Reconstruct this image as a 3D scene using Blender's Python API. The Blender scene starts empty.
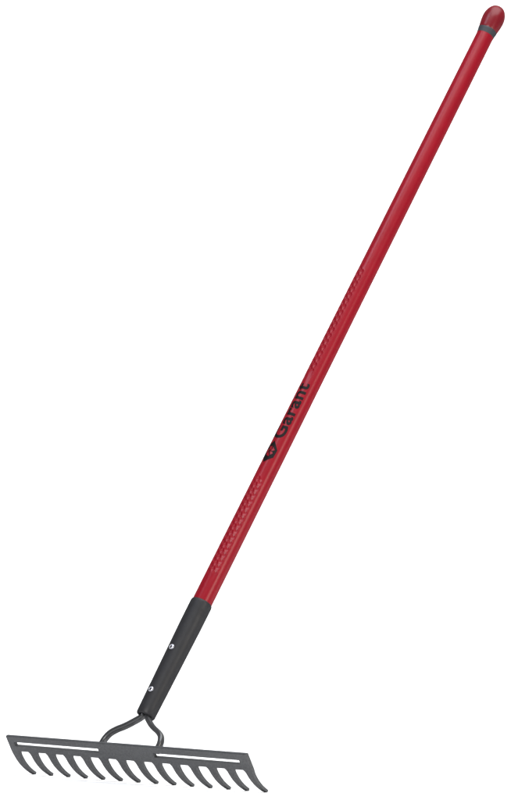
import bpy, bmesh, math, random
from mathutils import Vector, Matrix
rad = math.radians
random.seed(4)
S = bpy.context.scene
COL = S.collection

# ------------------------------------------------------------------ pose of the rake seen from the camera
# rake frame: X along the head bar, Y up the handle, Z up out of the back of the rake.  Metres.
RC = Matrix(((0.66579, 0.4175, -0.61839), (-0.00356, 0.83057, 0.55691), (0.74613, -0.36858, 0.55447)))
TC = Vector((-0.15318, -0.39801, -7.0032))
C2W = Matrix(((1, 0, 0), (0, 0, -1), (0, 1, 0)))              # camera looks along world +Y
M_rake = C2W @ RC
t_rake = C2W @ TC
bar_dir = M_rake.col[0].normalized()
up = (Vector((0, 0, 1)) - bar_dir * bar_dir.z).normalized()   # level the bar on the floor
LEVEL = up.rotation_difference(Vector((0, 0, 1))).to_matrix()
M_rake = LEVEL @ M_rake
t_rake = LEVEL @ t_rake
M_cam = LEVEL @ C2W

TH0, HP, KAP, LT, TK = -0.50066, 0.02177, 16.865, 0.0388, 0.0044
def profile(s):
    """(y, z, theta) of the front face of the stamped head at distance s below its top edge"""
    y = z = 0.0
    n = 48
    a = min(s, HP)
    y += math.sin(TH0) * a; z += -math.cos(TH0) * a
    th = TH0
    if s > HP:
        d = (s - HP) / n
        for i in range(n):
            th = TH0 + KAP * d * (i + .5)
            y += math.sin(th) * d; z += -math.cos(th) * d
        th = TH0 + KAP * (s - HP)
    return y, z, th
def on_head(x, s, depth):
    y, z, th = profile(s)
    return Vector((x, y + math.cos(th) * depth, z + math.sin(th) * depth))

tip = min((M_rake @ on_head(x, HP + LT, d)).z for x in (-.2, .2) for d in (0, TK))
base_local = on_head(0, HP + LT, 0)
lift = Vector((0, -7.0, -(tip + t_rake.z)))
t_rake = t_rake + lift
BASE = t_rake + M_rake @ base_local

# ------------------------------------------------------------------ camera
cam = bpy.data.cameras.new('camera')
cam.sensor_fit = 'VERTICAL'; cam.sensor_height = 36; cam.sensor_width = 36
cam.lens = 36 * 6070.4 / 800
cam.clip_start = .05; cam.clip_end = 200
co = bpy.data.objects.new('camera', cam); COL.objects.link(co)
co.matrix_world = Matrix.Translation(lift) @ M_cam.to_4x4()
S.camera = co

# ------------------------------------------------------------------ world, lamps, exposure
w = bpy.data.worlds.new('World'); S.world = w; w.use_nodes = True
w.node_tree.nodes['Background'].inputs[0].default_value = (.9, .95, 1, 1)
w.node_tree.nodes['Background'].inputs[1].default_value = .12
S.view_settings.view_transform = 'Standard'; S.view_settings.look = 'None'
S.view_settings.exposure = 0; S.view_settings.gamma = 1

HAND = lambda h: t_rake + M_rake @ Vector((0, h, -.0096))
def softbox(name, target, direction, dist, sx, sy, power, color, spread=None):
    l = bpy.data.lights.new(name, 'AREA'); l.shape = 'RECTANGLE'
    l.size = sx; l.size_y = sy; l.energy = power; l.color = color
    if spread: l.spread = rad(spread)
    o = bpy.data.objects.new(name, l); COL.objects.link(o)
    d = Vector(direction).normalized()
    o.location = target + d * dist
    o.rotation_euler = d.to_track_quat('Z', 'Y').to_euler()
    return o
# directions as (right, away, up)
softbox('key_softbox', HAND(.80), (-.49, -.30, .81), 2.2, .75, .9, 16, (.78, .84, 1.0))
softbox('side_softbox', HAND(.14), (.75, -.57, .33), 1.7, .32, .8, 9, (1.0, .92, .80))
softbox('front_softbox', HAND(.45), (-.22, -.93, .30), 4.8, 1.8, 1.8, 165, (1, .985, .97))
softbox('overhead_softbox', Vector((1.1, -.1, 0)), (0, .03, 1), 2.9, 2.8, 2.8, 150, (.97, .985, 1))
for sx in (-1, 1):
    softbox('backdrop_lamp', Vector((sx * 2.6, .55, 1.6)), (sx * .55, -.83, .10), .01, .7, 2.4, 4, (1, 1, 1), 140)

# ------------------------------------------------------------------ materials
def mat(name, color, rough=.4, gloss=.05, metal=False, bump=None, var=0, vscale=40):
    """matt body colour under an even thin gloss coat (gloss = its share); metal = gloss only"""
    m = bpy.data.materials.new(name); m.use_nodes = True
    nt = m.node_tree; nt.nodes.remove(nt.nodes['Principled BSDF']); out = nt.nodes['Material Output']
    gl = nt.nodes.new('ShaderNodeBsdfGlossy'); gl.inputs['Roughness'].default_value = rough
    tc = nt.nodes.new('ShaderNodeTexCoord')
    shaders = [gl]
    if metal:
        gl.inputs['Color'].default_value = (*color, 1)
        nt.links.new(gl.outputs[0], out.inputs[0])
        tgt = gl
    else:
        df = nt.nodes.new('ShaderNodeBsdfDiffuse'); df.inputs['Color'].default_value = (*color, 1)
        mx = nt.nodes.new('ShaderNodeMixShader'); mx.inputs[0].default_value = gloss
        nt.links.new(df.outputs[0], mx.inputs[1]); nt.links.new(gl.outputs[0], mx.inputs[2])
        nt.links.new(mx.outputs[0], out.inputs[0])
        shaders.append(df); tgt = df
    if var:
        nz = nt.nodes.new('ShaderNodeTexNoise'); nz.inputs['Scale'].default_value = vscale
        nz.inputs['Detail'].default_value = 4
        nt.links.new(tc.outputs['Object'], nz.inputs['Vector'])
        hsv = nt.nodes.new('ShaderNodeHueSaturation'); hsv.inputs['Color'].default_value = (*color, 1)
        mr = nt.nodes.new('ShaderNodeMapRange')
        mr.inputs[1].default_value = .3; mr.inputs[2].default_value = .7
        mr.inputs[3].default_value = 1 - var; mr.inputs[4].default_value = 1 + var
        nt.links.new(nz.outputs['Fac'], mr.inputs[0]); nt.links.new(mr.outputs[0], hsv.inputs['Value'])
        nt.links.new(hsv.outputs[0], tgt.inputs['Color'])
    if bump:
        nz = nt.nodes.new('ShaderNodeTexNoise'); nz.inputs['Scale'].default_value = bump[0]
        nz.inputs['Detail'].default_value = 5
        nt.links.new(tc.outputs['Object'], nz.inputs['Vector'])
        bp = nt.nodes.new('ShaderNodeBump'); bp.inputs['Strength'].default_value = bump[1]
        bp.inputs['Distance'].default_value = bump[2]
        nt.links.new(nz.outputs['Fac'], bp.inputs['Height'])
        for sh in shaders: nt.links.new(bp.outputs[0], sh.inputs['Normal'])
    return m
RED = mat('red_fibreglass', (.180, .0034, .0098), .30, .026, bump=(900, .2, .0003), var=.05, vscale=60)
CAPM = mat('dark_red_rubber', (.115, .0045, .009), .30, .03, bump=(700, .3, .0005), var=.06, vscale=120)
BAND = mat('grey_rubber', (.026, .028, .033), .5, .025, bump=(900, .3, .0003))
BLACK = mat('black_plastic', (.0195, .0195, .0213), .42, .020, bump=(1200, .3, .0003), var=.08, vscale=90)
STEEL = mat('painted_steel', (.0475, .0485, .0515), .38, .05, bump=(520, .7, .0007), var=.18, vscale=420)
TANG = mat('dark_steel', (.030, .0305, .032), .27, .08, bump=(300, .2, .0003), var=.10, vscale=120)
ZINC = mat('zinc', (.40, .40, .44), .28, metal=True)
HOLE = mat('dark_recess', (.006, .006, .007), .6, .01)
INK = mat('black_ink', (.005, .003, .0035), .45, .015)
GLUE = mat('amber_resin', (.16, .075, .012), .35, .05)
PAPER = mat('white_paper', (.92, .92, .92), .9, .0)

# ------------------------------------------------------------------ helpers
def link(name, bm, m, parent=None, smooth=True, angle=35):
    me = bpy.data.meshes.new(name); bm.to_mesh(me); bm.free()
    o = bpy.data.objects.new(name, me); COL.objects.link(o)
    for k in (m if isinstance(m, (list, tuple)) else [m]): me.materials.append(k)
    if smooth:
        for p in me.polygons: p.use_smooth = True
        me.set_sharp_from_angle(angle=rad(angle))
    if parent: o.parent = parent
    return o

# ------------------------------------------------------------------ the setting: one seamless sweep
def backdrop():
    bm = bmesh.new()
    prof = [(-9.0, 0.0), (0.0, 0.0), (1.2, 0.0)]
    R_, y0 = 1.0, 1.2
    for i in range(1, 25):
        a = rad(90) * i / 24
        prof.append((y0 + R_ * math.sin(a), R_ * (1 - math.cos(a))))
    prof.append((2.2, 4.6))
    rows = [[bm.verts.new((x, y, z)) for x in (-5, 5)] for y, z in prof]
    for a, b in zip(rows, rows[1:]): bm.faces.new((a[0], a[1], b[1], b[0]))
    o = link('backdrop', bm, PAPER, angle=80)
    o['kind'] = 'structure'; o['label'] = 'plain white seamless backdrop under and behind the rake'
    return o
backdrop()

# ------------------------------------------------------------------ the rake
rake = bpy.data.objects.new('garden_rake', None); COL.objects.link(rake)
rake.empty_display_size = .05
rake.matrix_world = Matrix.Translation(BASE) @ M_rake.to_4x4()
rake['label'] = 'steel garden rake with long red handle and black ferrule, standing on its curved tines'
rake['category'] = 'rake'
OFF = -base_local                       # everything below is written from the top middle of the bar

def shift(bm):
    bmesh.ops.translate(bm, vec=OFF, verts=bm.verts)

# --- head bar with its two slots
XW = 0.2122
SL = (-.2015, -.0488, .0485, .1970)
def low(x): return .0207 + .0016 * x / .2        # lower edge of the bar
def bar():
    bm = bmesh.new()
    xs = sorted(set([-XW, XW, *SL] + [round(-XW + .0016, 5), round(XW - .0016, 5)]))
    # add vertices for every tine root so that the seam is clean
    ss = [0, .0007, .0078, .0134, 1]
    fr, bk = {}, {}
    def rel(x, s):   # rounded top corners
        if s == 1: return x, low(x)
        return x, s + (.0009 if s < .002 else .0014) * x / .2 + (.0003 if .002 < s < .5 else 0)
    for i, x in enumerate(xs):
        for j, s in enumerate(ss):
            d0 = .0009 if j == 0 else 0
            xx, s_ = rel(x, s)
            fr[i, j] = bm.verts.new(on_head(xx, s_, d0)); bk[i, j] = bm.verts.new(on_head(xx, s_, TK - d0))
    def hole(i, j):
        if j != 2: return False
        xm = (xs[i] + xs[i + 1]) / 2
        return SL[0] < xm < SL[1] or SL[2] < xm < SL[3]
    nI, nJ = len(xs) - 1, len(ss) - 1
    for i in range(nI):
        for j in range(nJ):
            if hole(i, j): continue
            bm.faces.new((fr[i, j], fr[i, j + 1], fr[i + 1, j + 1], fr[i + 1, j]))
            bm.faces.new((bk[i, j], bk[i + 1, j], bk[i + 1, j + 1], bk[i, j + 1]))
            for (di, dj, a, b) in ((-1, 0, (i, j), (i, j + 1)), (1, 0, (i + 1, j + 1), (i + 1, j)),
                                   (0, -1, (i + 1, j), (i, j)), (0, 1, (i, j + 1), (i + 1, j + 1))):
                ii, jj = i + di, j + dj
                if ii < 0 or ii >= nI or jj < 0 or jj >= nJ or hole(ii, jj):
                    bm.faces.new((fr[a], bk[a], bk[b], fr[b]))
    bmesh.ops.recalc_face_normals(bm, faces=bm.faces)
    shift(bm)
    return link('head_bar', bm, STEEL, rake, angle=30)
head = bar()

# --- fourteen curved tines
def tine(xc):
    bm = bmesh.new()
    n = 18
    endL, endR = xc < -.2, xc > .2
    rings = []
    c = .0005
    for i in range(n + 1):
        q = i / n
        s = low(xc) + (HP + LT - low(xc)) * q
        hw = .0056 + (.0039 - .0056) * q ** .9
        fl = max(0, 1 - q * LT / .0042)
        l = hw + (0 if endL else .0022 * fl ** 2)
        r = hw + (0 if endR else .0012 * fl ** 2)
        if endL: l = hw + (XW - .2053 - .0056) * (1 - q)
        if endR: r = hw + (XW - .2053 - .0056) * (1 - q)
        t0, t1 = 0, TK - .0012 * q
        if q == 1: l -= .0005; r -= .0005
        k = c * min(1, q * 6)
        if k < 1e-5:
            k = .00002
        pts = [(-l + k, t0), (r - k, t0), (r, t0 + k), (r, t1 - k), (r - k, t1), (-l + k, t1), (-l, t1 - k), (-l, t0 + k)]
        rings.append([bm.verts.new(on_head(xc + px, s, pd)) for px, pd in pts])
    for a, b in zip(rings, rings[1:]):
        for i in range(8):
            j = (i + 1) % 8
            bm.faces.new((a[i], b[i], b[j], a[j]))
    bm.faces.new(rings[-1])
    bmesh.ops.recalc_face_normals(bm, faces=bm.faces)
    shift(bm)
    return link('tine', bm, STEEL, head, angle=30)
for i in range(14):
    tine(-.2053 + .4106 * i / 13)

# --- lathe round the handle axis
AX, AZ = .0012, -.0096
U = Vector((.803, 0, .596)); Wd = Vector((-.596, 0, .803))      # towards the viewer / to the left of the handle
def around(h, r, th):
    return Vector((AX, h, AZ)) + (U * math.cos(th) + Wd * math.sin(th)) * r
def lathe_into(bm, prof, seg=72, mi=0, cap0=False, cap1=False):
    rows = []
    for h, r in prof:
        if r < 1e-6: rows.append([bm.verts.new((AX, h, AZ))])
        else: rows.append([bm.verts.new(around(h, r, 2 * math.pi * i / seg)) for i in range(seg)])
    fs = []
    for a, b in zip(rows, rows[1:]):
        for i in range(seg):
            j = (i + 1) % seg
            if len(b) == 1: fs.append(bm.faces.new((a[i], a[j], b[0])))
            elif len(a) == 1: fs.append(bm.faces.new((a[0], b[j], b[i])))
            else: fs.append(bm.faces.new((a[i], a[j], b[j], b[i])))
    if cap0: fs.append(bm.faces.new(rows[0]))
    if cap1: fs.append(bm.faces.new(rows[-1]))
    for f in fs: f.material_index = mi
    return fs

H_F0, H_F1, H_B0, H_B1, H_END = .0446, .2010, 1.0195, 1.0270, 1.0632
def r_handle(h):
    t = (h - .2) / (H_B0 - .2)
    return .0119 + (.0107 - .0119) * t

# two moulded grip zones: staggered columns of little dimples with raised rims
ZONES = ((.237, .371, (10, 31, 52)), (.520, .670, (32, 52, 72)))
PITCH = .0084
def relief(h, th):
    for z0, z1, ths in ZONES:
        if z0 - .006 < h < z1 + .006:
            best = 9
            for q, td in enumerate(ths):
                d = (th - rad(td)) * .0115 / .0024
                off = PITCH / 2 if q % 2 else 0
                k = round((h - z0 - off) / PITCH)
                hc = z0 + off + k * PITCH
                if hc < z0 or hc > z1: continue
                e = (h - hc) / .0038
                best = min(best, math.hypot(d, e))
            if best < 1: return -.0009 * (1 - best * best)
            if best < 1.45: return .00015 * math.sin((best - 1) / .45 * math.pi)
    return 0.0
bm = bmesh.new()
hs = [H_F1 - .012]
h = .2
while h < H_B0:
    hs.append(h)
    h += .0006 if any(z0 - .006 < h < z1 + .005 for z0, z1, _ in ZONES) else .012
hs.append(H_B0)
ang = []
a_ = -180.0
while a_ < 179.9:
    ang.append(rad(a_)); a_ += 2.0 if -6 < a_ < 90 else 6.0
rows = [[bm.verts.new(around(h, r_handle(max(h, .2)) + relief(h, a), a)) for a in ang] for h in hs]
n = len(ang)
for p, q in zip(rows, rows[1:]):
    for i in range(n): bm.faces.new((p[i], p[(i + 1) % n], q[(i + 1) % n], q[i]))
bmesh.ops.recalc_face_normals(bm, faces=bm.faces)
shift(bm)
handle = link('handle', bm, RED, rake, angle=75)

# --- grey ring and bulbous end cap
bm = bmesh.new()
lathe_into(bm, [(H_B0 - .0003, .0104), (H_B0, .01095), (H_B0 + .002, .01110), (H_B0 + .0050, .01150), (H_B1 - .0004, .0119), (H_B1, .0116)])
bmesh.ops.recalc_face_normals(bm, faces=bm.faces); shift(bm)
link('grip_ring', bm, BAND, rake, angle=50)
bm = bmesh.new()
key = [(H_B1 - .0006, .0112), (H_B1, .01175), (H_B1 + .005, .01255), (H_B1 + .011, .0133), (H_B1 + .0160, .01365),
       (H_B1 + .0205, .01335), (H_B1 + .025, .0123), (H_B1 + .0290, .0105), (H_B1 + .032, .0083), (H_B1 + .034, .0055), (H_B1 + .0349, .0028), (H_B1 + .0352, 0)]
lathe_into(bm, key)
bmesh.ops.recalc_face_normals(bm, faces=bm.faces); shift(bm)
o = link('end_cap', bm, CAPM, rake, angle=70)
md = o.modifiers.new('smooth', 'SUBSURF'); md.levels = 1; md.render_levels = 1

# --- black ferrule, open at the lower end
def r_fer(h):
    t = (h - H_F0) / (H_F1 - H_F0)
    return .0114 + (.0132 - .0114) * min(1, t * 1.25)
bm = bmesh.new()
pr = [(H_F0 + .016, .0070), (H_F0 + .0006, .0076), (H_F0, .0082), (H_F0 + .0001, .0094), (H_F0 + .0008, .0108), (H_F0 + .0022, .0114)]
pr += [(H_F0 + .0022 + (H_F1 - .004 - H_F0 - .0022) * i / 20, r_fer(H_F0 + .0022 + (H_F1 - .004 - H_F0 - .0022) * i / 20)) for i in range(1, 21)]
pr += [(H_F1 - .002, .01315), (H_F1 - .0007, .0128), (H_F1, .0122), (H_F1, .0116), (H_F1 - .004, .0114)]
lathe_into(bm, pr, 72)
fs = lathe_into(bm, [(H_F0 + .0155, .0071), (H_F0 + .0155, 0)], 72, 1)
# two little moulded dashes near the collar
for th in (rad(-16), rad(-24)):
    for h in (.182, .187):
        r = r_fer(h)
        v = [around(h + a, r + e, th + b) for e in (-.0002, .0004) for a, b in ((0, 0), (.0028, 0), (.0028, .05), (0, .05))]
        v = [bm.verts.new(p) for p in v]
        for f in ((4, 5, 6, 7), (0, 1, 5, 4), (1, 2, 6, 5), (2, 3, 7, 6), (3, 0, 4, 7)): bm.faces.new([v[i] for i in f])
bmesh.ops.recalc_face_normals(bm, faces=bm.faces); shift(bm)
ferrule = link('ferrule', bm, [BLACK, HOLE], rake, angle=50)

# --- the two screws
def screw(h):
    th = rad(43)
    r = r_fer(h)
    nrm = (U * math.cos(th) + Wd * math.sin(th)); tan = (-U * math.sin(th) + Wd * math.cos(th)); ax = Vector((0, 1, 0))
    o0 = Vector((AX, h, AZ)) + nrm * (r - .0006)
    bm = bmesh.new()
    def ring(rr, e, n=24): return [bm.verts.new(o0 + nrm * e + (ax * math.cos(2 * math.pi * i / n) + tan * math.sin(2 * math.pi * i / n)) * rr) for i in range(n)]
    prof = [(.0034, 0), (.0035, .0008), (.0033, .0013), (.0028, .0019), (.0021, .0023), (.0017, .0024), (.0015, .0022), (.0012, .0014)]
    rows = [ring(*p) for p in prof]
    for a, b in zip(rows, rows[1:]):
        for i in range(24): bm.faces.new((a[i], a[(i + 1) % 24], b[(i + 1) % 24], b[i]))
    f = bm.faces.new(rows[-1]); f.material_index = 1
    bmesh.ops.recalc_face_normals(bm, faces=bm.faces); shift(bm)
    return link('screw', bm, [ZINC, HOLE], ferrule, angle=40)
screw(.1325); screw(.0750)

# --- the bow: two bent bars from the ferrule to the back of the head
def catmull(pts, n=10):
    P = [pts[0]] + pts + [pts[-1]]
    out = []
    for i in range(1, len(P) - 2):
        p0, p1, p2, p3 = P[i - 1:i + 3]
        for k in range(n):
            t = k / n
            out.append(.5 * ((2 * p1) + (-p0 + p2) * t + (2 * p0 - 5 * p1 + 4 * p2 - p3) * t * t + (-p0 + 3 * p1 - 3 * p2 + p3) * t ** 3))
    out.append(pts[-1]); return out
def prong(sg, name):
    P = [Vector(p) for p in ((.0026, .0600, AZ), (.0030, .0500, AZ), (.0048, .0440, AZ), (.0165, .0355, AZ), (.0250, .0305, AZ), (.0370, .0250, AZ),
         (.0450, .0195, AZ), (.0492, .0120, AZ), (.0502, .0040, AZ), (.0502, -.0015, AZ))]
    P = [Vector((p.x * sg + (AX if p.y > .04 else AX * .5), p.y, p.z)) for p in P]
    pts = catmull(P, 8)
    bm = bmesh.new(); rings = []
    for i, p in enumerate(pts):
        t = (pts[min(i + 1, len(pts) - 1)] - pts[max(i - 1, 0)]).normalized()
        zz = Vector((0, 0, 1)); side = t.cross(zz).normalized()
        g = min(1, max(0, (.052 - p.y) / .012))        # narrower where the two go into the socket
        a, b = .0020 + .0012 * g, .0039                 # in-plane half width, half thickness
        n = 20; ring = []
        for k in range(n):
            c, s = math.cos(2 * math.pi * k / n), math.sin(2 * math.pi * k / n)
            e = .62
            ring.append(bm.verts.new(p + side * a * math.copysign(abs(c) ** e, c) + zz * b * math.copysign(abs(s) ** e, s)))
        rings.append(ring)
    for a, b in zip(rings, rings[1:]):
        for i in range(20): bm.faces.new((a[i], a[(i + 1) % 20], b[(i + 1) % 20], b[i]))
    bm.faces.new(rings[0]); bm.faces.new(rings[-1])
    bmesh.ops.recalc_face_normals(bm, faces=bm.faces); shift(bm)
    return link('bow_prong', bm, TANG, rake, angle=60)
prong(-1, 'l'); prong(1, 'r')
# resin that has squeezed out of the socket, and the bright edge of the tang
bm = bmesh.new()
bmesh.ops.create_icosphere(bm, subdivisions=2, radius=1)
c0 = around(H_F0 + .0012, .0066, rad(-40))
for v in bm.verts: v.co = Vector((v.co.x * .0022, v.co.y * .0016, v.co.z * .0019)) + c0
shift(bm); link('resin_bead', bm, GLUE, ferrule)
bm = bmesh.new()
bmesh.ops.create_cube(bm, size=1)
c0 = around(H_F0 + .0012, .0052, rad(72))
for v in bm.verts: v.co = U * (v.co.x * .0062) + Wd * (v.co.z * .0016) + Vector((0, v.co.y * .004, 0)) + c0
bmesh.ops.bevel(bm, geom=bm.edges[:], offset=.0004, segments=2, affect='EDGES')
shift(bm); link('tang_wedge', bm, ZINC, ferrule)

# --- printing on the handle: the maker's word and its diamond, wrapped round the tube
TH_LO, TH_HI = rad(1), rad(84)
def slice_y(bm, lo, hi, n):
    for i in range(1, n):
        y = lo + (hi - lo) * i / n
        bmesh.ops.bisect_plane(bm, geom=bm.verts[:] + bm.edges[:] + bm.faces[:], plane_co=(0, y, 0), plane_no=(0, 1, 0))
def word(txt, h0, h1):
    cu = bpy.data.curves.new('lettering', 'FONT'); cu.body = txt; cu.size = 1; cu.offset = .026; cu.space_character = 1.06
    cu.resolution_u = 6
    to = bpy.data.objects.new('lettering_curve', cu); COL.objects.link(to)
    dg = bpy.context.evaluated_depsgraph_get(); dg.update()
    me = bpy.data.meshes.new_from_object(to.evaluated_get(dg))
    bm = bmesh.new(); bm.from_mesh(me)
    bpy.data.objects.remove(to); bpy.data.curves.remove(cu); bpy.data.meshes.remove(me)
    bmesh.ops.remove_doubles(bm, verts=bm.verts, dist=1e-5)
    x0 = min(v.co.x for v in bm.verts); x1 = max(v.co.x for v in bm.verts)
    y0 = min(v.co.y for v in bm.verts); y1 = max(v.co.y for v in bm.verts)
    for v in bm.verts:
        v.co = Vector((h0 + (v.co.x - x0) / (x1 - x0) * (h1 - h0), (v.co.y - y0) / (y1 - y0), 0))
    slice_y(bm, 0, 1, 16)
    for v in bm.verts:
        v.co = around(v.co.x, r_handle(v.co.x) + .00012, TH_LO + (TH_HI - TH_LO) * v.co.y)
    bmesh.ops.recalc_face_normals(bm, faces=bm.faces)
    shift(bm)
    return link('lettering', bm, INK, handle)
word('Garant', .4245, .5025)

def emblem(h0, h1):
    """black lozenge with a pale leaf-like cut-out: built as a lozenge with red leaf strokes left open"""
    L = h1 - h0
    P = lambda a, b: Vector((h0 + L * a, b, 0))
    bm = bmesh.new()
    out = [P(0, .62), P(.30, 1.0), P(.72, 1.0), P(1, .55), P(.62, .02), P(.28, .06)]
    bm.faces.new([bm.verts.new(p) for p in out])
    slice_y(bm, 0, 1, 14)
    for v in bm.verts: v.co = around(v.co.x, r_handle(v.co.x) + .00012, TH_LO + (TH_HI - TH_LO) * v.co.y)
    bmesh.ops.recalc_face_normals(bm, faces=bm.faces); shift(bm)
    o = link('emblem', bm, INK, handle)
    bm = bmesh.new()
    leaf = [[(.24, .44), (.30, .40), (.46, .60), (.40, .82), (.30, .70)],
            [(.44, .86), (.50, .64), (.60, .70), (.66, .92), (.55, .82), (.52, .96)],
            [(.66, .70), (.56, .58), (.62, .44), (.80, .50), (.74, .60), (.80, .72)],
            [(.33, .34), (.42, .16), (.50, .28), (.50, .52)],
            [(.54, .50), (.55, .26), (.62, .12), (.66, .26), (.76, .36), (.62, .38)]]
    for poly in leaf:
        bm.faces.new([bm.verts.new(P(.51 + (a - .51) * .86, .54 + (b - .54) * .84)) for a, b in poly])
    slice_y(bm, 0, 1, 14)
    for v in bm.verts: v.co = around(v.co.x, r_handle(v.co.x) + .00022, TH_LO + (TH_HI - TH_LO) * v.co.y)
    bmesh.ops.recalc_face_normals(bm, faces=bm.faces); shift(bm)
    link('emblem_leaf', bm, RED, handle)
emblem(.390, .4205)
